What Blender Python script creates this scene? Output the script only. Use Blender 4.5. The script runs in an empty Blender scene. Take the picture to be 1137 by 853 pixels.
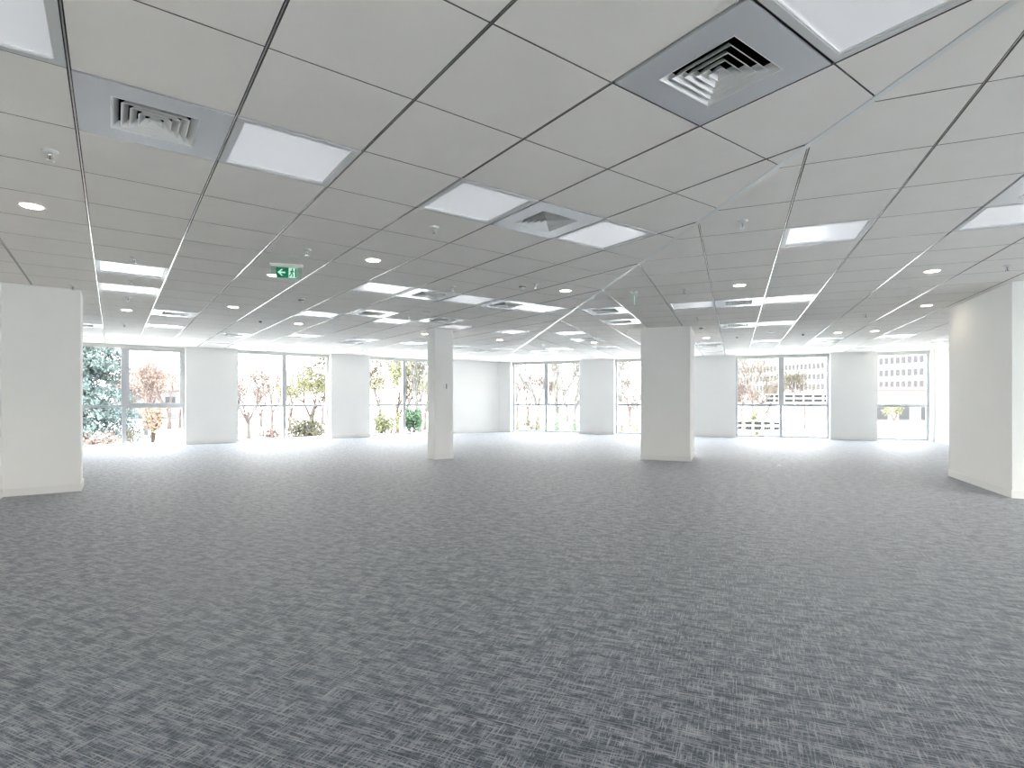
import bpy, math, random
from mathutils import Vector, Matrix
random.seed(7)
COL = bpy.context.scene.collection
PI = math.pi

# ------------------------------------------------------------------ frames
F, CX, HZ = 604.4, 568.5, 444.5          # focal length (px), principal x, horizon y of the 1137x853 frame
T = 0.675                                # ceiling module
ZC = 2.688                               # ceiling height
CZ = 1.215                               # camera height
FA = (0.6328, -1.5681, 1.8723)           # left ceiling field: rotation, origin x, y
FB = (-0.3877, 1.5659, 2.7775)           # right ceiling field

def W(fr, i, j, z=0.0):
    th, ox, oy = fr
    a, b = i*T, j*T
    return Vector((ox + a*math.cos(th) - b*math.sin(th), oy + a*math.sin(th) + b*math.cos(th), z))

def at(px, Y, z=0.0):
    return Vector(((px-CX)/F*Y, Y, z))

# ------------------------------------------------------------------ materials
def mat(name, color=(.8, .8, .8), rough=.5, metal=0.0, emit=None, estr=0.0, spec=.5):
    m = bpy.data.materials.new(name); m.use_nodes = True
    b = m.node_tree.nodes['Principled BSDF']
    b.inputs['Base Color'].default_value = (*color, 1)
    b.inputs['Roughness'].default_value = rough
    b.inputs['Metallic'].default_value = metal
    b.inputs['Specular IOR Level'].default_value = spec
    if emit:
        b.inputs['Emission Color'].default_value = (*emit, 1)
        b.inputs['Emission Strength'].default_value = estr
    return m

def nd(m, t, **k):
    n = m.node_tree.nodes.new(t)
    for a, v in k.items(): setattr(n, a, v)
    return n

def add_noise(m, c1, c2, scale=8.0, detail=4.0, bump=0.0, bscale=60.0, stretch=None):
    nt = m.node_tree; b = nt.nodes['Principled BSDF']
    tc = nd(m, 'ShaderNodeTexCoord')
    src = tc.outputs['Object']
    if stretch:
        mp = nd(m, 'ShaderNodeMapping'); mp.inputs['Scale'].default_value = stretch
        nt.links.new(src, mp.inputs['Vector']); src = mp.outputs['Vector']
    n = nd(m, 'ShaderNodeTexNoise'); n.inputs['Scale'].default_value = scale; n.inputs['Detail'].default_value = detail
    nt.links.new(src, n.inputs['Vector'])
    r = nd(m, 'ShaderNodeValToRGB')
    r.color_ramp.elements[0].color = (*c1, 1); r.color_ramp.elements[1].color = (*c2, 1)
    r.color_ramp.elements[0].position = .35; r.color_ramp.elements[1].position = .65
    nt.links.new(n.outputs['Fac'], r.inputs['Fac']); nt.links.new(r.outputs['Color'], b.inputs['Base Color'])
    if bump:
        n2 = nd(m, 'ShaderNodeTexNoise'); n2.inputs['Scale'].default_value = bscale
        nt.links.new(src, n2.inputs['Vector'])
        bp = nd(m, 'ShaderNodeBump'); bp.inputs['Strength'].default_value = bump; bp.inputs['Distance'].default_value = .002
        nt.links.new(n2.outputs['Fac'], bp.inputs['Height']); nt.links.new(bp.outputs['Normal'], b.inputs['Normal'])
    return m

M = {}
M['tile'] = add_noise(mat('ceiling_tile', rough=.85, spec=.25), (.905, .862, .810), (.925, .882, .832), 3, 3, .15, 250)
M['rail'] = mat('ceiling_rail', (.82, .80, .75), .2, 1.0, spec=.6)
M['edge'] = mat('tile_raw_edge', (.16, .15, .13), .9, spec=.1)
M['rail_dark'] = mat('ceiling_void', (.035, .035, .035), .8)
M['seam'] = mat('seam_trim', (.84, .84, .82), .38, .5)
M['wall'] = add_noise(mat('wall_paint', rough=.7, spec=.3), (.875, .87, .85), (.89, .885, .865), 1.5, 3, .06, 180)
M['base'] = mat('baseboard_paint', (.83, .83, .81), .4)
M['vent'] = mat('vent_painted_steel', (.82, .83, .85), .24, .42, spec=.9)
M['louver'] = mat('vent_louver_white', (.82, .82, .80), .35)
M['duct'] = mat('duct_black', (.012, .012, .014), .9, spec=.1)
M['lframe'] = mat('light_frame', (.66, .66, .65), .35, spec=.6)
M['diff'] = mat('light_diffuser', (.78, .79, .82), .22, .3, emit=(.97, .98, 1), estr=.052, spec=.8)
M['dl_trim'] = mat('downlight_trim', (.85, .84, .8), .4)
M['dl'] = mat('downlight_lens', (.9, .85, .75), .4, emit=(1, .86, .66), estr=9.0)
M['white'] = mat('white_plastic', (.82, .82, .8), .4)
M['chrome'] = mat('chrome', (.75, .75, .75), .18, 1.0)
M['dark'] = mat('dark_plastic', (.04, .04, .045), .4)
M['sensor'] = mat('sensor_grey', (.16, .16, .16), .4)
M['alu'] = mat('window_aluminium', (.44, .46, .48), .4, .35)
M['blind'] = mat('blind_cassette', (.55, .55, .52), .5)
M['green'] = mat('sign_green', (.0, .16, .07), .35, emit=(0, .35, .15), estr=.03)
M['signwhite'] = mat('sign_white', (.62, .9, .76), .35, emit=(.6, 1, .8), estr=.06)
M['acryl'] = None
M['ext'] = mat('exterior_render', (.6, .6, .58), .8)

def glass_mat(name, tint, gloss=.06):
    m = bpy.data.materials.new(name); m.use_nodes = True
    nt = m.node_tree; nt.nodes.clear()
    o = nd(m, 'ShaderNodeOutputMaterial'); mx = nd(m, 'ShaderNodeMixShader'); t = nd(m, 'ShaderNodeBsdfTransparent'); g = nd(m, 'ShaderNodeBsdfGlossy')
    t.inputs['Color'].default_value = (*tint, 1); g.inputs['Roughness'].default_value = .02
    fr = nd(m, 'ShaderNodeLayerWeight'); fr.inputs['Blend'].default_value = .12
    mu = nd(m, 'ShaderNodeMath', operation='MULTIPLY'); mu.inputs[1].default_value = .5
    nt.links.new(fr.outputs['Fresnel'], mu.inputs[0]); nt.links.new(mu.outputs[0], mx.inputs['Fac'])
    nt.links.new(t.outputs[0], mx.inputs[1]); nt.links.new(g.outputs[0], mx.inputs[2]); nt.links.new(mx.outputs[0], o.inputs['Surface'])
    return m
M['glass'] = glass_mat('window_glass', (.865, .865, .86))
M['acryl'] = glass_mat('sign_acrylic', (.80, .93, .86), .1)

def carpet():
    m = bpy.data.materials.new('carpet'); m.use_nodes = True; nt = m.node_tree; L = nt.links.new
    b = nt.nodes['Principled BSDF']
    tc = nd(m, 'ShaderNodeTexCoord')
    rot = nd(m, 'ShaderNodeMapping'); rot.vector_type = 'POINT'
    rot.inputs['Rotation'].default_value = (0, 0, -FB[0])
    L(tc.outputs['Object'], rot.inputs['Vector'])
    def streak(sx, sy, seed, lo, hi, detail=2.0):
        mp = nd(m, 'ShaderNodeMapping'); mp.inputs['Scale'].default_value = (sx*1.35, sy*1.3, 1); mp.inputs['Location'].default_value = (seed, seed*1.7, 0)
        L(rot.outputs['Vector'], mp.inputs['Vector'])
        n = nd(m, 'ShaderNodeTexNoise'); n.inputs['Scale'].default_value = 1.0; n.inputs['Detail'].default_value = detail; n.inputs['Roughness'].default_value = .6
        L(mp.outputs['Vector'], n.inputs['Vector'])
        r = nd(m, 'ShaderNodeMapRange'); r.inputs['From Min'].default_value = lo; r.inputs['From Max'].default_value = hi
        L(n.outputs['Fac'], r.inputs['Value'])
        return r.outputs['Result']
    def math_(op, a, b_):
        n = nd(m, 'ShaderNodeMath', operation=op); n.use_clamp = True
        for k, v in ((0, a), (1, b_)):
            if isinstance(v, (int, float)): n.inputs[k].default_value = v
            else: L(v, n.inputs[k])
        return n.outputs[0]
    s1 = streak(3.2, 120, 3, .54, .62)          # long threads one way
    s2 = streak(130, 5, 11, .56, .64)         # shorter threads across
    s3 = streak(8, 85, 23, .48, .56)
    s4 = streak(85, 11, 31, .50, .58)
    blot = streak(7, 15, 41, .36, .56, 3.0)   # broad light and dark areas
    fine = streak(330, 330, 5, .35, .65)
    th = math_('MAXIMUM', math_('MAXIMUM', s1, s2), math_('MULTIPLY', math_('MAXIMUM', s3, s4), .7))
    v = math_('ADD', math_('MULTIPLY', th, .72), math_('MULTIPLY', blot, .30))
    v = math_('MULTIPLY', v, math_('ADD', math_('MULTIPLY', fine, .45), .68))
    r = nd(m, 'ShaderNodeValToRGB'); e = r.color_ramp.elements
    e[0].position = 0; e[0].color = CARPET[0]; e[1].position = .95; e[1].color = CARPET[2]
    x = r.color_ramp.elements.new(.42); x.color = CARPET[1]
    L(v, r.inputs['Fac']); L(r.outputs['Color'], b.inputs['Base Color'])
    b.inputs['Roughness'].default_value = .6; b.inputs['Specular IOR Level'].default_value = .3
    b.inputs['Sheen Weight'].default_value = .36; b.inputs['Sheen Roughness'].default_value = .5
    bp = nd(m, 'ShaderNodeBump'); bp.inputs['Strength'].default_value = .35; bp.inputs['Distance'].default_value = .003
    L(v, bp.inputs['Height']); L(bp.outputs['Normal'], b.inputs['Normal'])
    return m
CARPET = ((.004, .014, .026, 1), (.040, .074, .108, 1), (.45, .445, .49, 1))
M['carpet'] = carpet()

# ------------------------------------------------------------------ mesh builder
class MB:
    def __init__(s): s.v = []; s.f = []; s.m = []; s.sm = []
    def face(s, pts, mi=0, smooth=False):
        n = len(s.v); s.v += [tuple(p) for p in pts]; s.f.append(tuple(range(n, n+len(pts)))); s.m.append(mi); s.sm.append(smooth)
    def box(s, x0, y0, z0, x1, y1, z1, mi=0, xf=None):
        c = [Vector((x, y, z)) for z in (z0, z1) for y in (y0, y1) for x in (x0, x1)]
        if xf: c = [xf(p) for p in c]
        n = len(s.v); s.v += [tuple(p) for p in c]
        for q in ((0, 2, 3, 1), (4, 5, 7, 6), (0, 1, 5, 4), (2, 6, 7, 3), (0, 4, 6, 2), (1, 3, 7, 5)):
            s.f.append(tuple(n+k for k in q)); s.m.append(mi); s.sm.append(False)
        return s
    def gbox(s, fr, i0, j0, z0, i1, j1, z1, mi=0):
        """a box in the grid coordinates of a ceiling field"""
        return s.box(i0, j0, z0, i1, j1, z1, mi, lambda p: W(fr, p.x, p.y, p.z))
    def lathe(s, prof, n=24, mi=0, c=(0, 0, 0), smooth=True, cap=True):
        b = len(s.v)
        for r, z in prof:
            for k in range(n):
                a = 2*PI*k/n; s.v.append((c[0]+r*math.cos(a), c[1]+r*math.sin(a), c[2]+z))
        for q in range(len(prof)-1):
            for k in range(n):
                k2 = (k+1) % n
                s.f.append((b+q*n+k, b+q*n+k2, b+(q+1)*n+k2, b+(q+1)*n+k)); s.m.append(mi); s.sm.append(smooth)
        if cap:
            s.f.append(tuple(b+k for k in range(n-1, -1, -1))); s.m.append(mi); s.sm.append(False)
            q = b+(len(prof)-1)*n
            s.f.append(tuple(q+k for k in range(n))); s.m.append(mi); s.sm.append(False)
        return s
    def tube(s, p0, p1, r0, r1, n=6, mi=0):
        p0 = Vector(p0); p1 = Vector(p1); d = (p1-p0)
        if d.length < 1e-6: return s
        q = d.to_track_quat('Z', 'Y'); b = len(s.v)
        for p, r in ((p0, r0), (p1, r1)):
            for k in range(n):
                a = 2*PI*k/n; s.v.append(tuple(p + q @ Vector((r*math.cos(a), r*math.sin(a), 0))))
        for k in range(n):
            k2 = (k+1) % n; s.f.append((b+k, b+k2, b+n+k2, b+n+k)); s.m.append(mi); s.sm.append(True)
        s.f.append(tuple(b+k for k in range(n-1, -1, -1))); s.m.append(mi); s.sm.append(False)
        s.f.append(tuple(b+n+k for k in range(n))); s.m.append(mi); s.sm.append(False)
        return s
    def build(s, name, mats, parent=None, loc=None, rotz=None):
        me = bpy.data.meshes.new(name); me.from_pydata(s.v, [], s.f)
        if not isinstance(mats, (list, tuple)): mats = [mats]
        for q in mats: me.materials.append(q)
        me.polygons.foreach_set('material_index', s.m); me.polygons.foreach_set('use_smooth', s.sm); me.update()
        o = bpy.data.objects.new(name, me); COL.objects.link(o)
        if parent: o.parent = parent
        if loc is not None: o.location = loc
        if rotz is not None: o.rotation_euler = (0, 0, rotz)
        return o

def struct(o, label=None):
    o['kind'] = 'structure'
    if label: o['label'] = label
    return o
def tag(o, label, cat, group=None, kind=None):
    o['label'] = label; o['category'] = cat
    if group: o['group'] = group
    if kind: o['kind'] = kind
    return o
def empty(name, loc=(0, 0, 0), rotz=0):
    o = bpy.data.objects.new(name, None); COL.objects.link(o); o.empty_display_size = .1
    o.location = loc; o.rotation_euler = (0, 0, rotz); return o
def copy_tree(o, parent=None):
    c = o.copy(); COL.objects.link(c); c.parent = parent
    for ch in list(o.children): copy_tree(ch, c)
    return c

# ------------------------------------------------------------------ room shell
JA, JB = 22.05, 23.9          # window walls (grid rows)
IL, IR = -1.43, 7.42          # near left wall, far right wall
SX, SY, SK = 1.85, 2.03, -0.1232   # seam line x = SX + SK (y - SY)
def seam_x(y): return SX + SK*(y-SY)

def corner():
    # intersection of the two window walls
    th1, th2 = FA[0], FB[0]
    p = W(FA, 0, JA); d = Vector((math.cos(th1), math.sin(th1))); q = W(FB, 0, JB); e = Vector((math.cos(th2), math.sin(th2)))
    r = Vector((q.x-p.x, q.y-p.y)); det = d.x*(-e.y)+e.x*d.y
    t = (r.x*(-e.y)+e.x*r.y)/det; s = (d.x*r.y-d.y*r.x)/det
    return t/T, s/T
CA, CB = corner()

# floor
mb = MB(); 
pts = [W(FA, -7, JA+.5), W(FA, CA+.2, JA+.5), W(FB, 7.9, JB+.4), W(FB, 7.9, 11), W(FB, 11, 11), W(FB, 11, -9.4), W(FB, -14, -9.4), W(FA, -7, 0)]
top = [(p.x, p.y, 0) for p in pts]; bot = [(p.x, p.y, -.3) for p in pts]
mb.face(top); mb.face(bot[::-1], 1)
for k in range(len(pts)):
    k2 = (k+1) % len(pts); mb.face([bot[k], bot[k2], top[k2], top[k]], 1)
struct(mb.build('floor', [M['carpet'], M['ext']]), 'blue grey cross-hatched carpet')

# fixtures in grid cells
LA = {(-1, 0): 'dull square light panel cut off by the top left corner of the photo',
      (3, -3): 'largest square light panel, cut off by the top edge beside the nearest right vent',
      (1, 1): 'square light panel just right of the square air vent at upper left',
      (3, 1): 'square light panel left of the vent in the middle of the near ceiling',
      (5, 1): 'square light panel right of the middle vent, close to the diagonal ceiling joint',
      (0, 7): 'nearer of the two wide light panels one behind another beside the left pillar top',
      (0, 9): 'farther of the two wide light panels one behind another beside the left pillar top',
      (4, 6): 'leftmost light panel of the middle row, joined to a vent on its right',
      (6, 6): 'light panel between the two vents of the middle row left of the ceiling joint',
      (8, 6): 'light panel at the right end of the middle row, nearest the bright ceiling joint',
      (4, 10): 'light panel left of the small vent, in the row behind the green exit sign',
      (6, 10): 'light panel touching the rear corner of a vent, left of the slim column',
      (8, 10): 'light panel right above the top of the slim column',
      (10, 10): 'lone light panel between the slim column top and the bright ceiling joint',
      (1, 15): 'thin looking light panel behind the vent over the leftmost window',
      (5, 15): 'light panel in front of the second window from the left, above its right half',
      (7, 15): 'light panel before a small vent, in front of the pier right of the second window',
      (9, 15): 'light panel just left of the slim column top, over the third window',
      (11, 15): 'light panel peeping out right behind the slim column near the wall',
      (13, 15): 'light panel in front of the blank far wall, left end of the bright joint',
      (-1, 19): 'light panel half hidden behind the left pillar against the window wall',
      (1, 19): 'light panel against the window wall above the leftmost window',
      (3, 19): 'light panel against the wall above the pier right of the leftmost window',
      (5, 19): 'light panel against the wall above the left half of the second window',
      (7, 19): 'light panel against the wall above the right half of the second window',
      (9, 19): 'light panel against the wall above the pier left of the third window',
      (11, 19): 'light panel against the wall above the third window left of the slim column'}
LB = {(0, 3): 'nearest light panel of the right ceiling field, left of the one at the photo edge',
      (2, 3): 'light panel of the right ceiling field cut off by the right edge of the photo',
      (-2, 8): 'light panel left of a vent in the long bright row above the wide column',
      (0, 8): 'light panel right of a vent in the long bright row above the wide column',
      (0, 12): 'light panel right of the second, farther vent behind the long bright row',
      (-6, 12): 'light panel right of the bright ceiling joint and left of the wide column',
      (-8, 17): 'light panel behind the far exit sign over the double window',
      (-6, 17): 'light panel left of the wide column in front of the pier between windows',
      (-2, 17): 'light panel just right of the wide column top with a vent behind it',
      (0, 17): 'light panel in front of the double window right of the wide column',
      (2, 17): 'light panel with a vent behind it left of the rightmost window',
      (4, 17): 'light panel in front of the rightmost window, ahead of the last row',
      (6, 19): 'light panel half hidden at the upper left edge of the right partition',
      (-10, 21): 'light panel against the far wall above the left half of the corner double window',
      (-8, 21): 'light panel against the far wall above the right end of the corner double window',
      (-6, 21): 'light panel against the far wall left of the wide column',
      (-2, 21): 'light panel against the far wall just right of the wide column',
      (0, 21): 'light panel against the wall above the left half of the big window at right',
      (2, 21): 'light panel against the wall above the right half of the big window at right',
      (4, 21): 'light panel against the far wall above the pier left of the rightmost window',
      (6, 21): 'light panel against the far wall above the rightmost window'}
VA = {(3, -2): 'largest square air vent at the top right, beside the light panel at the photo edge',
      (0, 1): 'square air vent at the upper left next to a dull light panel',
      (4, 1): 'square air vent between two light panels in the middle of the near ceiling',
      (5, 6): 'vent joined to the right side of the leftmost middle row light panel',
      (7, 6): 'vent between two light panels just left of the bright ceiling joint',
      (5, 9): 'vent between two light panels left of the slim column, behind the exit sign',
      (7, 9): 'vent just above the left shoulder of the slim column',
      (1, 12): 'vent above the leftmost window, right of two wide light panels',
      (-1, 16): 'vent beside the left pillar top with a light panel behind it',
      (3, 16): 'vent in front of the pier between the first and second windows',
      (7, 16): 'vent behind a light panel, over the right edge of the second window',
      (13, 16): 'tiny vent behind a light panel in front of the blank far wall'}
VB = {(2, 2): 'vent cut by the right edge of the photo, in front of a light panel',
      (-4, 8): 'nearer of the two vents one behind another above the left edge of the wide column',
      (-4, 10): 'farther of the two vents one behind another above the left edge of the wide column',
      (-6, 14): 'vent behind a light panel and beside a small downlight, left of the wide column',
      (-1, 8): 'vent between two light panels of the bright row right of the wide column',
      (-1, 12): 'vent left of a light panel in the second bright row right of the wide column',
      (-2, 18): 'small vent behind a light panel, right of the wide column',
      (2, 18): 'small vent behind a light panel left of the rightmost window',
      (-9, 18): 'small vent under the far exit sign in front of the double window'}
OPEN_A = set(LA) | set(VA); OPEN_B = set(LB) | set(VB)

def clip(poly, px, py, nx, ny):
    """keep the part of poly (list of (x,y)) where (p-P).N >= 0"""
    out = []
    for k in range(len(poly)):
        a, b = poly[k-1], poly[k]
        da = (a[0]-px)*nx+(a[1]-py)*ny; db = (b[0]-px)*nx+(b[1]-py)*ny
        if (da >= 0) != (db >= 0):
            t = da/(da-db); out.append((a[0]+(b[0]-a[0])*t, a[1]+(b[1]-a[1])*t))
        if db >= 0: out.append(b)
    return out

def halfplanes(side):
    # seam: normal pointing left (A) or right (B)
    L = math.hypot(1, SK); nx, ny = 1/L, -SK/L
    off = .018
    hp = []
    if side == 'A': hp.append((SX-off, SY, -nx, -ny))
    else: hp.append((SX+off, SY, nx, ny))
    for fr, i, j, dn in ((FA, 0, JA+.02, (0, -1)), (FB, 0, JB+.02, (0, -1)), (FB, 0, -9.02, (0, 1))):
        p = W(fr, i, j); th = fr[0]
        hp.append((p.x, p.y, dn[0]*math.cos(th)-dn[1]*math.sin(th), dn[0]*math.sin(th)+dn[1]*math.cos(th)))
    return hp

def ceiling_field(mb, fr, side, i0, i1, j0, j1, openings, skip):
    gi, gj = .0175/2/T, .008/2/T
    hp = halfplanes(side)
    for i in range(i0, i1):
        for j in range(j0, j1):
            if (i, j) in openings or skip(i, j): continue
            poly = [W(fr, a, b) for a, b in ((i+gi, j+gj), (i+1-gi, j+gj), (i+1-gi, j+1-gj), (i+gi, j+1-gj))]
            poly = [(p.x, p.y) for p in poly]
            for h in hp:
                if poly: poly = clip(poly, *h)
            if len(poly) < 3: continue
            area = abs(sum(poly[k-1][0]*poly[k][1]-poly[k][0]*poly[k-1][1] for k in range(len(poly))))/2
            if area < .002: continue
            mb.face([(x, y, ZC) for x, y in poly[::-1]], 0)
            n = len(poly)
            for k in range(n):
                a, b = poly[k-1], poly[k]
                mb.face([(a[0], a[1], ZC), (b[0], b[1], ZC), (b[0], b[1], ZC+.012), (a[0], a[1], ZC+.012)], 3)

mb = MB()
skipA = lambda i, j: (i < -2 and j < 10)
skipB = lambda i, j: (i >= 5 and j in (9, 10)) or (i >= 8 and j >= 9)
ceiling_field(mb, FA, 'A', -7, 20, -16, 23, OPEN_A, skipA)
ceiling_field(mb, FB, 'B', -14, 11, -10, 25, OPEN_B, skipB)
# exposed grid rails: thin strips set back between the tiles, following the main lines and the butt joints
def rails(mb, fr, side, i0, i1, j0, j1, skip):
    hp = halfplanes(side)
    def strip(a0, b0, a1, b1, z, mi):
        poly = [W(fr, a, b) for a, b in ((a0, b0), (a1, b0), (a1, b1), (a0, b1))]; poly = [(p.x, p.y) for p in poly]
        for h in hp:
            if poly: poly = clip(poly, *h)
        if len(poly) >= 3: mb.face([(x, y, z) for x, y in poly[::-1]], mi)
    w = .0033/T
    for i in range(i0, i1+1):
        strip(i-.02, j0, i+.02, j1, ZC+.011, 2)
        strip(i-w, j0, i+w, j1, ZC+.003, 1)
    for j in range(j0, j1+1):
        strip(i0, j-.012, i1, j+.012, ZC+.010, 2)
rails(mb, FA, 'A', -7, 20, -16, 23, skipA); rails(mb, FB, 'B', -14, 11, -10, 25, skipB)
# slab above
pts2 = pts
mb.face([(p.x, p.y, ZC+.25) for p in pts2[::-1]], 2); mb.face([(p.x, p.y, ZC+.35) for p in pts2], 2)
for k in range(len(pts2)):
    k2 = (k+1) % len(pts2); a, b = pts2[k], pts2[k2]
    mb.face([(a.x, a.y, ZC+.25), (b.x, b.y, ZC+.25), (b.x, b.y, ZC+.35), (a.x, a.y, ZC+.35)], 2)
struct(mb.build('ceiling', [M['tile'], M['rail'], M['rail_dark'], M['edge']]), 'pale grey square tile suspended ceiling')

# diagonal joint trim
mb = MB()
y0, y1 = -4.0, 20.55
n = Vector((1, -SK, 0)).normalized()*.0185
for (a, b) in ((y0, y1),):
    P = [Vector((seam_x(a), a, 0)), Vector((seam_x(b), b, 0))]
    c = [P[0]-n, P[0]+n, P[1]+n, P[1]-n]
    lo = [(p.x, p.y, ZC-.002) for p in c]; hi = [(p.x, p.y, ZC+.012) for p in c]
    mb.face([lo[0], lo[3], lo[2], lo[1]]); mb.face(hi)
    for k in range(4):
        k2 = (k+1) % 4; mb.face([lo[k], lo[k2], hi[k2], hi[k]])
struct(mb.build('trim_1', M['seam']), 'pale metal strip along the diagonal joint of the ceiling')

# walls -------------------------------------------------------------
TW = .42/T      # wall thickness in modules
ZO = 2.672      # head of openings
def wall(name, fr, axis, pos, a0, a1, openings, label, out=1, z1=ZC+.25):
    """wall whose inner face lies on grid line pos; openings = [(from, to, z0, z1)]"""
    mb = MB()
    def bx(s, e, zz0, zz1):
        if e-s < 1e-4: return
        p0, p1 = sorted((pos, pos+out*TW))
        if axis == 'j': mb.gbox(fr, s, p0, zz0, e, p1, zz1)
        else: mb.gbox(fr, p0, s, zz0, p1, e, zz1)
    x = a0
    for (s, e, zb, zt) in sorted(openings):
        bx(x, s, -.3, z1)
        bx(s, e, zt, z1); bx(s, e, -.3, zb)
        x = e
    bx(x, a1, -.3, z1)
    return struct(mb.build(name, M['wall']), label)

WA = [(-1.45, 2.62), (4.52, 8.5), (10.42, 14.4)]
WB = [(-12.35, -8.35), (-6.45, -2.45), (-.52, 3.48), (5.3, 7.3)]
wall('wall_back_left', FA, 'j', JA, -7.4, CA+.35, [(a, b, 0, ZO) for a, b in WA], 'white wall with three windows at far left')
wall('wall_back_right', FB, 'j', JB, CB-.05, IR+TW, [(a, b, 0, ZO) for a, b in WB], 'white wall with four windows at far right')
wall('wall_far_left', FA, 'i', -7, 10.5, JA, [], 'plain white side wall behind the left pillar', out=-1)
wall('wall_far_right', FB, 'i', IR, 11.2, JB, [], 'white side wall right of the rightmost window')
wall('wall_right', FB, 'i', 10.0, -9, 8.1, [(-8.6+k*4.1, -8.6+k*4.1+3.9, .0, 1.0) for k in range(4)], 'side wall out of view, openings added for daylight')  # unseen low openings, added to let daylight onto the ceiling and floor
wall('wall_behind', FB, 'j', -9, -14, 10+TW, [(-10+k*4, -10+k*4+3.8, .0, 1.5) for k in range(5)], 'wall behind the camera, openings added for daylight', out=-1)  # open bands invented here, kept low so daylight fills the near ceiling
# near-left wall with its stub, as one L shaped mass, and the partition block on the right
JL = 10.14
mb = MB()
mb.gbox(FA, -7.4, -13, -.3, IL, 11.1, ZC+.25); mb.gbox(FA, IL, JL, -.3, -.28, 11.1, ZC+.25)
struct(mb.build('wall_left', M['wall']), 'pale wall block ending in a stub at the left edge')
mb = MB(); mb.gbox(FB, 4.14, 8.06, -.3, 10.4, 11.25, ZC+.25)
struct(mb.build('wall_partition', M['wall']), 'wide white partition block at the right edge')
mb = MB(); mb.gbox(FA, 8.08, 11.02, 0, 8.70, 11.50, ZC+.01)
struct(mb.build('wall_column_slim', M['wall']), 'slim square white column left of centre')
mb = MB(); mb.gbox(FB, -3.22, 12.08, 0, -1.79, 13.8, ZC+.01)
struct(mb.build('wall_column_wide', M['wall']), 'wide white column right of centre')

# baseboards
HB, TB = .095, .012/T
def base_run(mb, fr, axis, pos, a0, a1, out):
    p0, p1 = sorted((pos, pos+out*TB))
    if axis == 'j': mb.gbox(fr, a0, p0, 0, a1, p1, HB)
    else: mb.gbox(fr, p0, a0, 0, p1, a1, HB)
    q0, q1 = sorted((pos, pos+out*TB*.5))
    if axis == 'j': mb.gbox(fr, a0, q0, HB, a1, q1, HB+.004)
    else: mb.gbox(fr, q0, a0, HB, q1, a1, HB+.004)
def baseboard(name, runs, label):
    mb = MB()
    for r in runs: base_run(mb, *r)
    struct(mb.build(name, M['base']), label)
baseboard('baseboard_left', [(FA, 'i', IL, -13, JL, 1), (FA, 'j', JL, IL, -.28+TB, -1), (FA, 'i', -.28, JL, 11.1, 1)], 'white baseboard of the left wall stub')
baseboard('baseboard_column_slim', [(FA, 'j', 11.02, 8.08-TB, 8.70+TB, -1), (FA, 'i', 8.08, 11.02, 11.5, -1), (FA, 'i', 8.70, 11.02, 11.5, 1)], 'white baseboard around the slim column')
baseboard('baseboard_column_wide', [(FB, 'j', 12.08, -3.22-TB, -1.79+TB, -1), (FB, 'i', -3.22, 12.08, 13.8, -1), (FB, 'i', -1.79, 12.08, 13.8, 1)], 'white baseboard around the wide column')
baseboard('baseboard_partition', [(FB, 'i', 4.14, 8.06, 11.25, -1), (FB, 'j', 8.06, 4.14-TB, 10, -1)], 'white baseboard of the right partition')
piersA = [(-7, -1.45), (2.62, 4.52), (8.5, 10.42), (14.4, CA-.02)]
piersB = [(CB+.02, -12.35), (-8.35, -6.45), (-2.45, -.52), (3.48, 5.3), (7.3, IR)]
baseboard('baseboard_back_left', [(FA, 'j', JA, a, b, -1) for a, b in piersA], 'white baseboard below the left window wall')
baseboard('baseboard_back_right', [(FB, 'j', JB, a, b, -1) for a, b in piersB], 'white baseboard below the right window wall')
baseboard('baseboard_far_right', [(FB, 'i', IR, 11.3, JB, -1)], 'white baseboard of the far right side wall')

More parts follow.
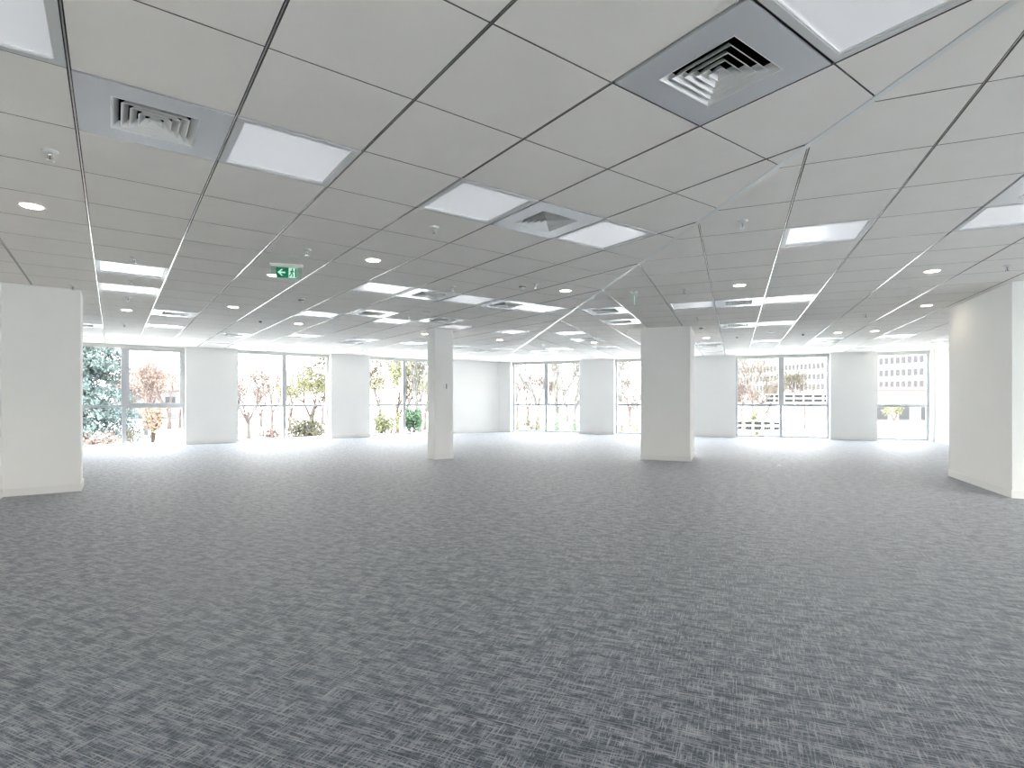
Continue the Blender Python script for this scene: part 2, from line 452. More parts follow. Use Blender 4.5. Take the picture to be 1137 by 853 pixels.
# windows -------------------------------------------------------------
def window(n, fr, i0, i1, j, label, panes=2, sash=(), flip=False, wall_axis='j', zb=0.0, handle=False):
    """built in metres: x along the wall, y outwards"""
    w = (i1-i0)*T
    root = struct(empty('window_%d' % n, W(fr, i0, j), fr[0]), label)
    d0, d1 = .25, .32          # frame depth from the inner wall face
    fw, tz = .065, 1.05
    zt = ZO
    f = MB()
    f.box(0, d0, zb, fw, d1, zt); f.box(w-fw, d0, zb, w, d1, zt)
    f.box(fw, d0, zb, w-fw, d1, zb+.07); f.box(fw, d0, zt-.085, w-fw, d1, zt)
    fo = f.build('window_frame', M['alu'], root)
    xs = [fw, w-fw]
    if panes == 2:
        mw = .075 if fr is FB else .062; m_ = MB(); m_.box(w/2-.045, d0-.01, zb+.07, w/2+.045, d1, tz); m_.box(w/2-mw, d0-.01, tz, w/2+mw, d1, zt-.085); m_.build('mullion', M['alu'], root)
        xs = [fw, w/2-.06, w/2+.06, w-fw]
    for k in range(panes):
        a, b = xs[2*k], xs[2*k+1]
        t = MB(); t.box(a, d0, tz-.036, b, d1, tz+.036); t.build('transom', M['alu'], root)
        g = MB(); g.box(a, d0+.03, zb+.07, b, d0+.038, tz-.036); g.build('glass_pane', M['glass'], root)
        ins = 0
        if k in sash:
            s = MB(); q = .055; za, zz = tz+.036, zt-.085
            s.box(a, d0-.015, za, a+q, d1-.02, zz); s.box(b-q, d0-.015, za, b, d1-.02, zz)
            s.box(a+q, d0-.015, za, b-q, d1-.02, za+q); s.box(a+q, d0-.015, zz-q, b-q, d1-.02, zz)
            s.build('sash', M['alu'], root); ins = q
            h = MB(); h.box(a+.012, d0-.045, 1.5, a+.04, d0-.015, 1.62); h.box(a+.016, d0-.06, 1.50, a+.036, d0-.045, 1.66)
            h.build('window_handle', M['alu'], root)
        g = MB(); g.box(a+ins, d0+.03, tz+.036+ins, b-ins, d0+.038, zt-.085-ins); g.build('glass_pane', M['glass'], root)
    c = MB(); c.box(.01, d0-.11, zt-.075, w-.01, d0-.012, zt-.004)
    c.box(.01, d0-.085, zt-.098, w-.01, d0-.06, zt-.075)
    c.build('blind_cassette', M['blind'], root)
    s = MB(); s.box(0, d0-.25, 0.0, w, d0, .012); s.build('window_sill', M['base'], root)
    s = MB(); s.box(-.02, d1, zb-.05, w+.02, d1+.14, zb+.01); s.build('outer_sill', M['alu'], root)
    return root
window(1, FA, *WA[0], JA, 'leftmost window, beside the left pillar, evergreen outside', sash=(1,))
window(2, FA, *WA[1], JA, 'second window from the left')
window(3, FA, *WA[2], JA, 'third window from the left, cut by the slim column')
window(4, FB, *WB[0], JB, 'double window right of the far corner')
window(5, FB, *WB[1], JB, 'window partly hidden by the wide column')
window(6, FB, *WB[2], JB, 'double window right of the wide column', sash=())
window(7, FB, *WB[3], JB, 'narrow rightmost window', panes=1)

# ------------------------------------------------------------------ ceiling fixtures
H = T/2 - .0085
def make_light():
    r = empty('ceiling_light')
    f = MB(); q = .034
    for a in ((-H, -H, H, -H+q), (-H, H-q, H, H), (-H, -H+q, -H+q, H-q), (H-q, -H+q, H, H-q)):
        f.box(a[0], a[1], -.004, a[2], a[3], .010)
    k = H-q                                     # recessed inner lip
    for a in ((-k, -k, k, -k+.006), (-k, k-.006, k, k), (-k, -k, -k+.006, k), (k-.006, -k, k, k)):
        f.box(a[0], a[1], -.001, a[2], a[3], .03)
    f.build('light_frame', M['lframe'], r)
    d = MB(); k = H-q-.001; d.box(-k, -k, .008, k, k, .014); d.build('diffuser', M['diff'], r)
    d = MB(); d.box(-k-.005, -k-.005, .0301, k+.005, k+.005, .07); d.build('housing', M['vent'], r)
    return r
def make_vent():
    r = empty('air_vent')
    g = .185
    p = MB()
    for a in ((-H, -H, H, -g), (-H, g, H, H), (-H, -g, -g, g), (g, -g, H, g)):
        p.box(a[0], a[1], -.004, a[2], a[3], .006)
    p.build('face_plate', M['vent'], r)
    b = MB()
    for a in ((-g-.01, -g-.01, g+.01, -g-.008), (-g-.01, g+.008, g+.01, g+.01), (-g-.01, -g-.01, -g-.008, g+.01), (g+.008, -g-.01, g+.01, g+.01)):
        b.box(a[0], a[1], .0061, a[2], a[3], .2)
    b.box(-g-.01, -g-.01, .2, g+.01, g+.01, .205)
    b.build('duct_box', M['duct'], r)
    n = 5; pitch = g/n
    for k in range(n):
        ro = g - k*pitch + (.004 if k == 0 else 0); zi = .030
        ri = ro - pitch*.80
        lv = MB(); t = .0035
        def sq(h, z): return [(-h, -h, z), (h, -h, z), (h, h, z), (-h, h, z)]
        lo, hi = sq(ro, -.006), sq(ri, zi); lo2, hi2 = sq(ro-t, -.006), sq(ri-t, zi)
        for e in range(4):
            e2 = (e+1) % 4
            lv.face([lo[e], lo[e2], hi[e2], hi[e]]); lv.face([lo2[e2], lo2[e], hi2[e], hi2[e2]])
            lv.face([lo[e2], lo[e], lo2[e], lo2[e2]]); lv.face([hi[e], hi[e2], hi2[e2], hi2[e]])
        if k == n-1: lv.face([hi2[3], hi2[2], hi2[1], hi2[0]])
        lv.build('louver', M['louver'], r)
    return r
def make_downlight():
    r = empty('downlight')
    f = MB(); f.lathe([(.068, 0), (.084, 0), (.086, -.003), (.080, -.008), (.070, -.006), (.067, 0)], 32, cap=False); f.build('trim_ring', M['dl_trim'], r)
    f = MB(); f.lathe([(.0, -.0045), (.066, -.0045), (.066, -.001), (.0, -.001)], 32, cap=False); f.build('lens', M['dl'], r)
    return r
def make_sprinkler():
    r = empty('sprinkler')
    f = MB(); f.lathe([(.012, .0), (.042, .0), (.042, -.003), (.03, -.011), (.014, -.013), (.012, -.013)], 24); f.build('escutcheon', M['white'], r)
    f = MB(); f.lathe([(.011, -.012), (.011, -.026), (.007, -.03)], 12)
    f.tube((.010, 0, -.026), (.013, 0, -.040), .0025, .0025); f.tube((-.010, 0, -.026), (-.013, 0, -.040), .0025, .0025)
    f.tube((.013, 0, -.040), (.0, 0, -.056), .0025, .0025); f.tube((-.013, 0, -.040), (0, 0, -.056), .0025, .0025)
    f.build('sprinkler_frame', M['chrome'], r)
    f = MB(); f.lathe([(.002, -.054), (.022, -.056), (.022, -.0575), (.002, -.058)], 16); f.build('deflector', M['chrome'], r)
    f = MB(); f.tube((0, 0, -.03), (0, 0, -.054), .0028, .0028); f.build('glass_bulb', M['dark'], r)
    return r
def make_smoke():
    r = empty('smoke_detector')
    f = MB(); f.lathe([(.0, 0), (.052, 0), (.054, -.012), (.048, -.018)], 28); f.build('mounting_ring', M['white'], r)
    f = MB(); f.lathe([(.044, -.018), (.042, -.030), (.030, -.032)], 28); f.build('sensor_band', M['sensor'], r)
    f = MB(); f.lathe([(.036, -.030), (.038, -.036), (.030, -.047), (.015, -.051), (.001, -.052)], 28); f.build('sensor_cap', M['white'], r)
    return r
def make_eye():
    r = empty('motion_sensor')
    f = MB(); f.lathe([(.0, 0), (.036, 0), (.036, -.006), (.030, -.012)], 24); f.build('mounting_ring', M['white'], r)
    f = MB(); f.lathe([(.028, -.012), (.027, -.024), (.019, -.034), (.008, -.039), (.001, -.040)], 24); f.build('lens', M['sensor'], r)
    return r
def make_disc():
    r = empty('ceiling_speaker')
    f = MB(); f.lathe([(.0, 0), (.062, 0), (.064, -.005), (.055, -.010)], 28); f.build('rim', M['white'], r)
    f = MB(); f.lathe([(.054, -.009), (.05, -.013), (.001, -.014)], 28); f.build('grille', M['louver'], r)
    return r
def scatter(maker, fr_tables, cat, group):
    proto = None
    for fr, tab in fr_tables:
        for key, lab in tab.items():
            i, j = key[0], key[1]
            di, dj = (key[2], key[3]) if len(key) > 2 else (.5, .5)
            o = maker() if proto is None else copy_tree(proto)
            if proto is None: proto = o
            o.location = W(fr, i+di, j+dj, ZC); o.rotation_euler = (0, 0, fr[0])
            tag(o, lab, cat, group)
scatter(make_light, ((FA, LA), (FB, LB)), 'light panel', 'square ceiling light panels')
scatter(make_vent, ((FA, VA), (FB, VB)), 'air vent', 'square air vents in the ceiling')
scatter(make_downlight, (
    (FA, {(-1, 4): 'round lit downlight at the left edge, above the pillar',
          (3, 4): 'round lit downlight right of the exit sign, above the middle row of panels',
          (2, 6): 'round lit downlight just below the green exit sign',
          (2, 10): 'round lit downlight farther behind the exit sign, over the pier by the second window',
          (4, 12): 'small downlight between two light panels over the second window',
          (7, 4): 'round lit downlight right above the middle row, beside the bright ceiling joint',
          (0, 12): 'lit downlight behind two wide panels over the leftmost window',
          (8, 12): 'small downlight just left of the slim column top',
          (11, 12): 'small downlight right of the slim column, behind a lone panel'}),
    (FB, {(-6, 15): 'small downlight left of the wide column beside a tiny vent',
          (2, 6): 'lit downlight at right, the nearer of two before the partition',
          (3, 10): 'lit downlight at right, closest to the top corner of the partition',
          (-1, 6): 'lit downlight before the vent of the bright row right of the wide column',
          (-2, 15): 'small downlight just right of the wide column top',
          (2, 15): 'small downlight before the far light panel with a vent, left of its twin',
          (3, 15): 'small downlight over the pier left of the rightmost window'})), 'downlight', 'round downlights')
scatter(make_sprinkler, (
    (FA, {(-1, 2, .79, .62): 'sprinkler near the left edge, between the vent and the first downlight',
          (0, 6): 'sprinkler just before the nearer wide panel beside the left pillar',
          (0, 8): 'sprinkler between the two wide panels beside the left pillar',
          (0, 10): 'sprinkler just behind the farther wide panel beside the left pillar',
          (0, 15): 'tiny sprinkler closest to the leftmost window',
          (-1, 9, .62, .66): 'white sprinkler right above the top of the left pillar',
          (3, 2): 'sprinkler on the tile before the second square light panel',
          (2, 4): 'sprinkler just above the green exit sign',
          (5, 5): 'sprinkler just above the vent of the middle row',
          (6, 4, .62, .35): 'small sprinkler beside the smoke detector in the middle of the ceiling',
          (6, 9): 'sprinkler touching the light panel left of the slim column',
          (10, 9): 'sprinkler just before the lone panel near the bright joint'}),
    (FB, {(-1, 2): 'nearest sprinkler right of the diagonal joint, left of the first right light panel',
          (3, 6): 'sprinkler above the right partition, near the right edge',
          (2, 11): 'tiny sprinkler midway between the right downlights and the windows',
          (-2, 6): 'sprinkler before the leftmost panel of the bright row above the wide column',
          (-2, 10): 'sprinkler above the right shoulder of the wide column',
          (-4, 12, .3, .5): 'tiny sprinkler touching the left edge of the wide column'})), 'sprinkler', 'fire sprinklers')
scatter(make_smoke, (
    (FA, {(3, 8): 'smoke detector between the exit sign and the second window',
          (6, 4, .5, .6): 'smoke detector in the middle of the ceiling left of a downlight'}),
    (FB, {(-2, 12): 'smoke detector right beside the top of the wide column'})), 'smoke detector', 'smoke detectors')
scatter(make_eye, (
    (FA, {(3, 12): 'small dark motion sensor in front of the second window from the left'}),
    (FB, {(1, 15): 'small dark motion sensor over the right half of the double window',
          (-1, 15): 'small dark motion sensor behind the second vent right of the wide column'})), 'motion sensor', 'dark motion sensors')
scatter(make_disc, (
    (FA, {(6, 8): 'small white ceiling disc before the vent above the slim column'}),
    (FB, {(0, 14): 'small white ceiling disc behind the second bright row at right'})), 'ceiling speaker', 'white ceiling discs')

# exit signs ------------------------------------------------------------
def exit_sign(loc, rotz, label, legend=True):
    r = empty('exit_sign', loc, rotz); tag(r, label, 'exit sign', 'hanging exit signs')
    h = MB(); h.box(-.165, -.045, -.014, .165, .045, 0); h.box(-.155, -.018, -.024, .155, .018, -.014); h.build('housing', M['white'], r)
    b = MB(); b.box(-.155, -.004, -.150, .155, .004, -.024); b.build('blade', M['acryl'], r)
    for s in (-1, 1):
        y0 = .0042*s; y = .0052*s; y2 = .0062*s
        g = MB(); lo, hi = sorted((y0, y))
        g.box(-.105, lo, -.140, .02, hi, -.034); g.box(.02, lo, -.140, .105, hi, -.034, 1)
        g.build('sign_face', [M['green'], M['signwhite']], r)
        a = MB()
        def pl(pts, mi=0):
            a.face([(x, y2, z) for x, z in (pts if s < 0 else pts[::-1])], mi)
            a.face([(x, y2-.0006*s, z) for x, z in (pts if s > 0 else pts[::-1])], mi)
        # arrow pointing left
        zc = -.087
        pl([(-.092, zc), (-.052, zc+.036), (-.036, zc+.036), (-.068, zc+.0)])
        pl([(-.092, zc), (-.068, zc), (-.036, zc-.036), (-.052, zc-.036)])
        pl([(-.080, zc-.008), (-.012, zc-.008), (-.012, zc+.008), (-.080, zc+.008)])
        a.build('arrow', M['signwhite'], r)
        a = MB()
        # running figure and door leaf
        n = 14
        pl([(.058+.008*math.cos(2*PI*k/n), -.049+.008*math.sin(2*PI*k/n)) for k in range(n)])
        pl([(.048, -.062), (.066, -.058), (.060, -.094), (.044, -.092)])
        pl([(.048, -.062), (.052, -.070), (.034, -.084), (.029, -.079)])
        pl([(.064, -.060), (.060, -.068), (.078, -.084), (.082, -.078)])
        pl([(.044, -.090), (.054, -.092), (.042, -.112), (.028, -.130), (.022, -.126), (.034, -.108)])
        pl([(.052, -.090), (.061, -.092), (.068, -.108), (.064, -.130), (.056, -.130), (.058, -.110)])
        pl([(.086, -.136), (.102, -.136), (.102, -.038), (.086, -.038)])
        a.build('running_figure', M['green'], r)
    return r
exit_sign(W(FA, 2.49, 5.6, ZC), FA[0]-.35, 'green exit sign with white left arrow hanging at upper left')
exit_sign(W(FB, -2.49, 6.56, ZC), FB[0]+PI/2+.13, 'exit sign seen edge on above the wide column')
exit_sign(W(FB, -7.48, 15.5, ZC), FB[0]+PI/2+.30, 'far exit sign seen edge on over the double window by the corner')

# thermostat on the slim column
th = empty('thermostat', W(FA, 8.42, 11.02, 1.50), FA[0]); tag(th, 'small white thermostat with black strip on the slim column', 'thermostat')
b = MB(); b.box(-.05, -.014, -.06, .05, 0, .06); b.box(-.046, -.017, -.056, .046, -.014, .056); b.build('case', M['white'], th)
b = MB(); b.box(.018, -.0195, -.045, .036, -.017, .05); b.build('display', M['dark'], th)
# floor scrap
b = MB(); b.lathe([(.0, 0), (.035, 0), (.033, .006), (.02, .009)], 9, c=(0, 0, 0)); 
tag(b.build('paper_scrap', M['white'], None, Vector((4.97, 10.13, .001))), 'tiny white paper scrap on the carpet right of the wide column', 'paper scrap')

# ------------------------------------------------------------------ outside
GZ = -1.0
M['ground'] = add_noise(mat('ground_gravel', rough=.95, spec=.1), (.56, .55, .52), (.68, .67, .63), .35, 6)
M['bark'] = add_noise(mat('bark', rough=.95, spec=.1), (.045, .035, .03), (.09, .07, .055), 9, 4)
M['barkpale'] = add_noise(mat('pale_bark', rough=.9, spec=.1), (.07, .066, .06), (.14, .135, .125), 6, 4)
def leafmat(n, a, b): 
    return add_noise(mat(n, rough=.8, spec=.15), a, b, 1.3, 4)
M['conifer'] = leafmat('conifer_needles', (.055, .075, .075), (.12, .15, .135))
M['russet'] = leafmat('russet_leaves', (.12, .08, .07), (.20, .15, .125))
M['orange'] = leafmat('orange_leaves', (.17, .115, .08), (.25, .18, .13))
M['yellowgreen'] = leafmat('yellow_green_leaves', (.09, .095, .05), (.16, .155, .085))
M['olive'] = leafmat('olive_leaves', (.045, .042, .028), (.10, .09, .06))
M['greenleaf'] = leafmat('green_leaves', (.03, .055, .03), (.07, .11, .06))
M['twig'] = leafmat('pinkish_twigs', (.06, .045, .04), (.12, .095, .085))
M['facade'] = add_noise(mat('building_render', rough=.85, spec=.1), (.085, .084, .082), (.10, .099, .097), .2, 3)
M['pane'] = mat('building_glass', (.034, .034, .035), .6, spec=.05)
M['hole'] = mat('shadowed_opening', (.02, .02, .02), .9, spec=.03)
M['red'] = mat('red_paint', (.32, .05, .04), .5)
M['fence'] = mat('white_fence', (.22, .22, .22), .7)
M['roof'] = mat('roof_tiles', (.16, .08, .06), .8)

g = MB(); g.box(-160, -60, GZ-.2, 260, 360, GZ)
struct(g.build('ground', M['ground']), 'pale gravel and dry grass ground outside')

def leaves(mb, rnd, c, r, n, size, flat=1.0):
    for _ in range(n):
        while True:
            p = Vector((rnd.uniform(-1, 1), rnd.uniform(-1, 1), rnd.uniform(-1, 1)))
            if p.length <= 1: break
        p = Vector((p.x*r, p.y*r, p.z*r*flat)) + Vector(c)
        u = Vector((rnd.gauss(0, 1), rnd.gauss(0, 1), rnd.gauss(0, 1))).normalized()
        v = u.orthogonal().normalized(); s = size*rnd.uniform(.6, 1.3)
        mb.face([p-u*s, p+v*s*.45, p+u*s, p-v*s*.45])
def tree(loc, h, spread, bark, leaf, nl, lsize, seed, label, cat='tree', group=None, depth=5, lean=0.0, low=.25, name='tree', fork=3):
    rnd = random.Random(seed); root = empty(name, loc, rnd.uniform(0, 6.28)); tag(root, label, cat, group)
    br = MB(); fo = MB(); tips = []
    def grow(p, d, L, r, k):
        q = p + d*L; br.tube(p, q, r, r*.68, 6 if k < 2 else 4)
        if k >= 2: tips.append((q, L))
        if k >= depth: return
        for e in range(fork if k < depth-1 else fork+1):
            a = rnd.uniform(0, 6.28); t = rnd.uniform(.35, .85)*(spread)
            o = d.orthogonal().normalized(); o.rotate(Matrix.Rotation(a, 3, d))
            nd_ = (d + o*t + Vector((0, 0, .18))).normalized()
            st = p + d*L*rnd.uniform(.55, 1.0)
            grow(st, nd_, L*rnd.uniform(.62, .82), r*.55, k+1)
    d0 = Vector((lean, 0, 1)).normalized()
    grow(Vector((0, 0, -.1)), d0, h*low, max(.035, h*.018), 0)
    br.build('trunk', bark, root)
    if nl and leaf:
        per = max(1, nl//max(1, len(tips)))
        for q, L in tips: leaves(fo, rnd, q, L*.8+.1, int(per*1.6)+1, lsize*.72)
        fo.build('foliage', leaf, root)
    return root
def conifer(loc, h, r, seed, label):
    rnd = random.Random(seed); root = empty('conifer_tree', loc); tag(root, label, 'tree')
    b = MB(); b.tube((0, 0, -.1), (0, 0, h), .18, .03, 8); fo = MB()
    z = .9
    while z < h:
        rr = r*(1-z/h)**.8+.15
        for k in range(9):
            a = rnd.uniform(0, 6.28); e = Vector((math.cos(a)*rr, math.sin(a)*rr, z-.25*rr)); s = Vector((0, 0, z))
            b.tube(s, e, .025, .008, 4)
            for t in range(7):
                c = s.lerp(e, (t+1)/7); leaves(fo, rnd, c, .26+.06*rr, 16, .085, .6)
        z += .28
    b.build('trunk', M['bark'], root); fo.build('foliage', M['conifer'], root)
def bush(loc, r, h, leaf, n, size, seed, label, group=None):
    rnd = random.Random(seed); root = empty('garden_shrub', loc); tag(root, label, 'shrub', group)
    b = MB(); fo = MB()
    for k in range(14):
        a = rnd.uniform(0, 6.28); e = Vector((math.cos(a)*r*rnd.uniform(.2, .8), math.sin(a)*r*rnd.uniform(.2, .8), h*rnd.uniform(.6, 1)))
        m_ = e*.5 + Vector((rnd.uniform(-.1, .1), rnd.uniform(-.1, .1), .1))
        b.tube((0, 0, -.1), m_, .025, .016, 5); b.tube(m_, e, .016, .006, 4)
        leaves(fo, rnd, e*.85, r*.42, n//28, size); leaves(fo, rnd, m_+Vector((0, 0, h*.1)), r*.45, n//28, size)
    b.build('stem', M['bark'], root); fo.build('foliage', leaf, root)

def G(px, Y): return at(px, Y, GZ)
conifer(G(94, 25.5), 10, 2.2, 1, 'dark blue green evergreen tree outside the leftmost window')
tree(G(162, 34), 7.5, .9, M['twig'], M['russet'], 1700, .11, 2, 'reddish tree outside the right pane of the leftmost window')
tree(G(188, 41), 8.5, .9, M['twig'], M['russet'], 1500, .12, 3, 'russet tree near the right jamb of the leftmost window')
bush(G(170, 25.5), .7, 2.2, M['orange'], 700, .09, 4, 'orange shrub outside the right pane of the leftmost window')
bush(G(112, 20.0), .9, .9, M['russet'], 500, .09, 5, 'low russet shrub below the evergreen tree')
tree(G(148, 22.5), 1.9, 1.0, M['bark'], M['olive'], 250, .07, 6, 'small bare shrub tree beside the evergreen', depth=4)
tree(G(276, 29), 7, .85, M['twig'], M['russet'], 900, .09, 7, 'sparse reddish tree at the left of the second window')
tree(G(302, 33), 6.5, .9, M['twig'], M['olive'], 800, .10, 8, 'thin brownish tree at the middle of the second window')
tree(G(345, 27), 6.2, .95, M['bark'], M['yellowgreen'], 1700, .10, 9, 'yellow green tree in the right half of the second window')
bush(G(342, 23.5), 1.1, 1.5, M['olive'], 1400, .08, 10, 'olive hedge shrub low in the right half of the second window')
bush(G(303, 23.5), .7, 1.1, M['russet'], 350, .08, 11, 'small brown shrub low in the left half of the second window')
tree(G(412, 24.5), 8, .7, M['bark'], M['olive'], 900, .10, 12, 'slanted dark trunked tree outside the third window', lean=.25)
tree(G(441, 30), 8, .9, M['bark'], M['yellowgreen'], 2200, .12, 13, 'yellow leaved tree outside the third window')
tree(G(466, 27.5), 9, .55, M['barkpale'], M['olive'], 500, .09, 14, 'white trunked birch seen left of the slim column')
bush(G(457, 26.3), .7, 2.2, M['greenleaf'], 900, .09, 15, 'green shrub at the foot of the birch')
bush(G(428, 25), .9, 1.9, M['yellowgreen'], 1000, .08, 16, 'yellow green shrub low in the third window')
k = 50
for px, Y, h, lf, lab in ((140, 41, 8, 'russet', 'background thicket tree behind the mullion of the leftmost window'),
                     (171, 46, 9, 'olive', 'background thicket tree right of the house beyond the leftmost window'),
                     (200, 43, 9, 'russet', 'background thicket tree beside the right jamb of the leftmost window'),
                     (262, 42, 8, 'twig', 'background thicket tree at the left jamb of the second window'),
                     (290, 45, 8, 'russet', 'background thicket tree left of the mullion of the second window'),
                     (322, 40, 7.5, 'yellowgreen', 'background thicket tree right of the mullion of the second window'),
                     (358, 50, 9, 'olive', 'background thicket tree at the right jamb of the second window'),
                     (422, 42, 9, 'yellowgreen', 'background thicket tree at the left of the third window'),
                     (452, 45, 9, 'twig', 'background thicket tree right of the mullion of the third window'),
                     (472, 40, 9, 'yellowgreen', 'background thicket tree hidden partly by the slim column'),
                     (586, 46, 9, 'twig', 'far bare tree beyond the left pane by the corner'),
                     (608, 51, 10, 'olive', 'far bare tree beyond the mullion by the corner'),
                     (630, 56, 10, 'twig', 'far bare tree beyond the right pane by the corner'),
                     (699, 44, 10, 'twig', 'far bare tree beyond the window left of the wide column'),
                     (823, 45, 8, 'twig', 'far bare tree at the left jamb of the window right of the wide column'),
                     (850, 48, 8, 'olive', 'far bare tree left of the mullion of the window right of the wide column')):
    tree(G(px, Y), h, .8, M['twig'], M[lf], 1100, .10, k, lab, depth=5, low=.18); k += 1
k = 20
for px, Y, h, lf, lab in ((574, 33, 9, 'olive', 'pale bare tree at the left edge of the double window by the corner'),
                     (597, 38, 10, 'twig', 'pale bare tree left of the mullion of the double window by the corner'),
                     (618, 35, 9, 'twig', 'pinkish bare tree right of the mullion of the double window by the corner'),
                     (638, 40, 10, 'olive', 'pale bare tree at the right edge of the double window by the corner'),
                     (690, 31, 9, 'olive', 'bare tree in the window beside the wide column, its left half'),
                     (706, 34, 9, 'twig', 'bare tree in the window beside the wide column, touching the column')):
    tree(G(px, Y), h, .6, M['barkpale'], M[lf], 700, .09, k, lab, depth=5); k += 1
bush(G(585, 27), 1.6, 1.3, M['olive'], 700, .08, 31, 'low shrub in the lower left pane by the corner')
bush(G(632, 27), 1.8, 1.2, M['greenleaf'], 600, .07, 32, 'low green shrub in the lower right pane by the corner')
bush(G(696, 25), 1.2, 1.2, M['yellowgreen'], 500, .07, 33, 'low shrub at the foot of the window beside the wide column')
tree(G(836, 29), 7, .6, M['twig'], M['olive'], 700, .09, 34, 'bare tree in the left half of the window right of the wide column')
tree(G(893, 42), 7.5, .95, M['twig'], M['olive'], 900, .10, 35, 'rounded bare tree behind the white grid fence')
bush(G(838, 27.2), 1.0, 1.9, M['yellowgreen'], 800, .08, 36, 'yellow green shrub behind the lower left pane right of the wide column')
tree(G(992, 44), 3.2, .9, M['bark'], M['yellowgreen'], 300, .10, 37, 'small yellow shrub tree outside the rightmost window', depth=3)

# white grid fences
def grid_fence(loc, rotz, wdt, z0, h, n, label):
    r = empty('grid_fence', loc, rotz); tag(r, label, 'fence', 'white grid fences')
    for k in range(n+1):
        p = MB(); x = -wdt/2+wdt*k/n; p.box(x-.03, -.03, 0, x+.03, .03, z0+h); p.build('post', M['fence'], r)
    for z in (z0, z0+h*.5, z0+h):
        p = MB(); p.box(-wdt/2, -.02, z-.025, wdt/2, .02, z+.025); p.build('rail', M['fence'], r)
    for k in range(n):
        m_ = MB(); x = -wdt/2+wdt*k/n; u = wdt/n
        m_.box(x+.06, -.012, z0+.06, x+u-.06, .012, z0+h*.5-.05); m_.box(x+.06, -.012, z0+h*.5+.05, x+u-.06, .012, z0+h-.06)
        m_.build('shade_panel', M['hole'], r)  # near-black slabs paint the shade inside the grid openings
grid_fence(G(892, 34), -.3, 4.4, 2.06, .54, 8, 'white grid fence on the right, behind the window right of the wide column')
grid_fence(G(836, 24.5), -.3, 2.4, .84, .46, 6, 'white grid fence low in the left pane right of the wide column')

# long office block with rows of square windows
def block(p0, p1, depth, z0, z1, rows, pitch, ww, wh, label):
    d = Vector((p1[0]-p0[0], p1[1]-p0[1], 0)); L = d.length; ang = math.atan2(d.y, d.x)
    r = empty('office_building', (p0[0], p0[1], 0), ang); tag(r, label, 'building')
    b = MB(); b.box(0, 0, z0, L, depth, z1); b.box(-.3, -.3, z1, L+.3, depth+.3, z1+.5); b.build('facade', M['facade'], r)
    cells = [(x, z) for x in range(int(L/pitch)) for z in rows]
    near = sorted(cells, key=lambda c: -c[0])
    for (x, z) in near[:99]:
        q = MB(); x0 = (x+.5)*pitch-ww/2; q.box(x0, -.03, z-wh/2, x0+ww, .02, z+wh/2); q.box(x0-.05, -.06, z-wh/2-.08, x0+ww+.05, .0, z-wh/2)
        q.build('window', M['pane'], r)
    q = MB()
    for (x, z) in near[99:]:
        x0 = (x+.5)*pitch-ww/2; q.box(x0, -.03, z-wh/2, x0+ww, .02, z+wh/2)
    if near[99:]:
        o = q.build('far_window', M['pane'], r); o['kind'] = 'stuff'
block((88, 250), (126, 146), 18, GZ, 19, (13.5, 9.7, 6.1), 1.75, 1.15, 1.9, 'long pale office building with rows of square windows beyond the right windows')
# low annex with red roof edge and tall panes
r = empty('annex_building', G(965, 58), -.25); tag(r, 'low white annex with red roof edge outside the rightmost window', 'building')
b = MB(); b.box(0, 0, 0, 15, 8, 3.3); b.build('facade', M['facade'], r)
b = MB(); b.box(-.1, -.1, 3.3, 15.1, 8.1, 3.6); b.build('roof_edge', M['red'], r)
for k in range(7):
    b = MB(); b.box(.8+k*2, -.04, .2, 1.7+k*2, .02, 1.6); b.build('window', M['pane'], r)
r = empty('red_railing', G(1000, 29), -.42); tag(r, 'red railing low outside the rightmost window', 'railing')
for z in (.68,):
    b = MB(); b.tube((-3, 0, z), (2.2, 0, z), .05, .05, 8); b.build('handrail', M['red'], r)
for k in range(5):
    b = MB(); b.tube((-3+k*1.3, 0, -.05), (-3+k*1.3, 0, .68), .02, .02, 6); b.build('post', M['fence'], r)
# pale house behind the russet trees
r = empty('house', G(128, 62), .3); tag(r, 'pale house behind the russet trees of the leftmost window', 'building')
b = MB(); b.box(0, 0, 0, 9, 7, 3.4); b.build('facade', M['facade'], r)
b = MB()
b.face([(-.4, -.4, 3.4), (9.4, -.4, 3.4), (9.4, 3.5, 5.6), (-.4, 3.5, 5.6)]); b.face([(-.4, 7.4, 3.4), (-.4, 3.5, 5.6), (9.4, 3.5, 5.6), (9.4, 7.4, 3.4)])
b.face([(-.4, -.4, 3.4), (-.4, 3.5, 5.6), (-.4, 7.4, 3.4)]); b.face([(9.4, -.4, 3.4), (9.4, 7.4, 3.4), (9.4, 3.5, 5.6)]); b.face([(-.4, -.4, 3.39), (-.4, 7.4, 3.39), (9.4, 7.4, 3.39), (9.4, -.4, 3.39)])
b.build('roof', M['roof'], r)
for k in range(4):
    b = MB(); b.box(.8+k*2.1, -.04, 1.4, 1.8+k*2.1, .02, 2.6); b.build('window', M['pane'], r)


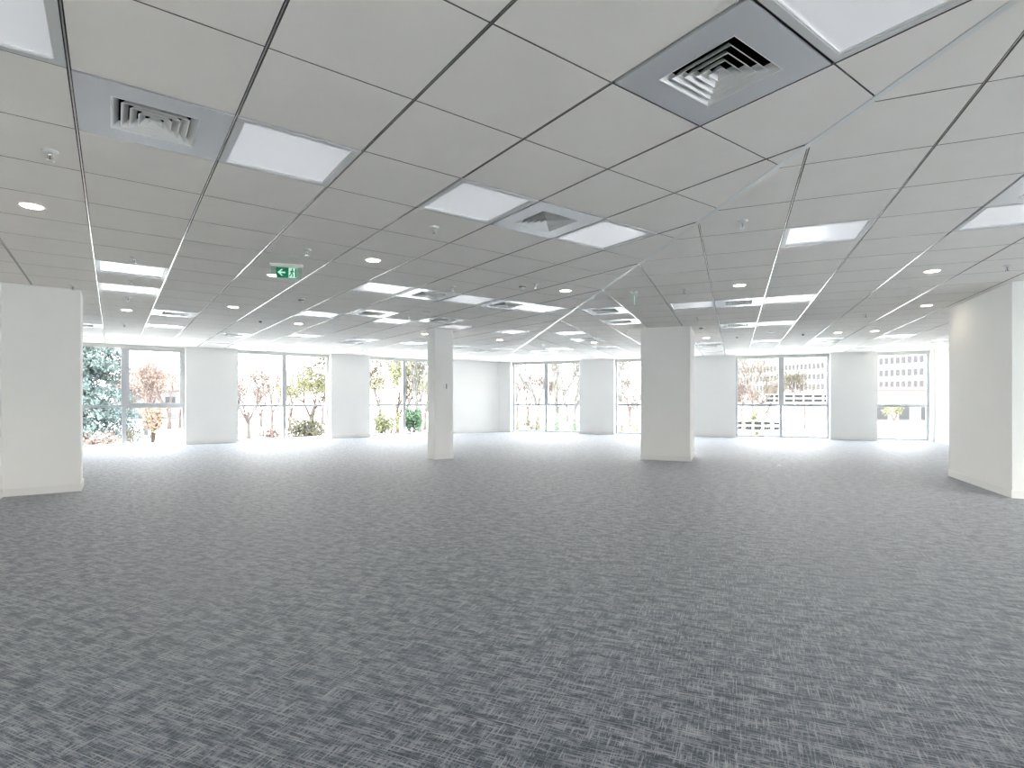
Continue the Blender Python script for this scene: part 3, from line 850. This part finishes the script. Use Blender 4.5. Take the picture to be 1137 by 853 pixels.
# ------------------------------------------------------------------ light
w = bpy.data.worlds.new('World'); bpy.context.scene.world = w; w.use_nodes = True
nt = w.node_tree; bg = nt.nodes['Background']
SKY = 3.4
tc = nt.nodes.new('ShaderNodeTexCoord'); sp = nt.nodes.new('ShaderNodeSeparateXYZ'); rp = nt.nodes.new('ShaderNodeValToRGB')
nt.links.new(tc.outputs['Generated'], sp.inputs[0]); nt.links.new(sp.outputs['Z'], rp.inputs['Fac'])
rp.color_ramp.elements[0].color = (1, .98, .95, 1); rp.color_ramp.elements[1].color = (.72, .85, 1, 1); rp.color_ramp.elements[0].position = .1; rp.color_ramp.elements[1].position = .7
nt.links.new(rp.outputs['Color'], bg.inputs['Color']); bg.inputs['Strength'].default_value = SKY
sun = bpy.data.lights.new('sun', 'SUN'); sun.energy = 6; sun.angle = math.radians(1.5); sun.color = (1, .96, .9)
so = bpy.data.objects.new('sun', sun); COL.objects.link(so)
thA = FA[0]
di = Vector((math.cos(thA), math.sin(thA), 0)); dj = Vector((-math.sin(thA), math.cos(thA), 0))
d = di*2.2 - dj*1.1 + Vector((0, 0, -2.5))
so.rotation_euler = d.to_track_quat('-Z', 'Y').to_euler()
so.location = (-20, 30, 30)

# ------------------------------------------------------------------ camera
cam = bpy.data.cameras.new('camera'); co = bpy.data.objects.new('camera', cam); COL.objects.link(co)
co.location = (0, 0, CZ); co.rotation_euler = (PI/2, 0, 0)
cam.sensor_width = 36; cam.sensor_fit = 'HORIZONTAL'; cam.lens = F/1137*36
cam.shift_y = (HZ-426.5)/1137; cam.clip_end = 600; cam.clip_start = .05
sc = bpy.context.scene; sc.camera = co
sc.view_settings.view_transform = 'Standard'; sc.view_settings.look = 'None'; sc.view_settings.gamma = 1
sc.view_settings.use_curve_mapping = False; sc.view_settings.exposure = 2.56
sc.cycles.max_bounces = 12; sc.cycles.diffuse_bounces = 8; sc.cycles.transparent_max_bounces = 24
sc.cycles.caustics_reflective = False; sc.cycles.caustics_refractive = False
sc.cycles.use_denoising = True; sc.cycles.denoiser = 'OPENIMAGEDENOISE'; sc.cycles.denoising_prefilter = 'ACCURATE'; sc.cycles.denoising_input_passes = 'RGB_ALBEDO_NORMAL'; sc.cycles.adaptive_threshold = .004
sc.cycles.sample_clamp_indirect = 8
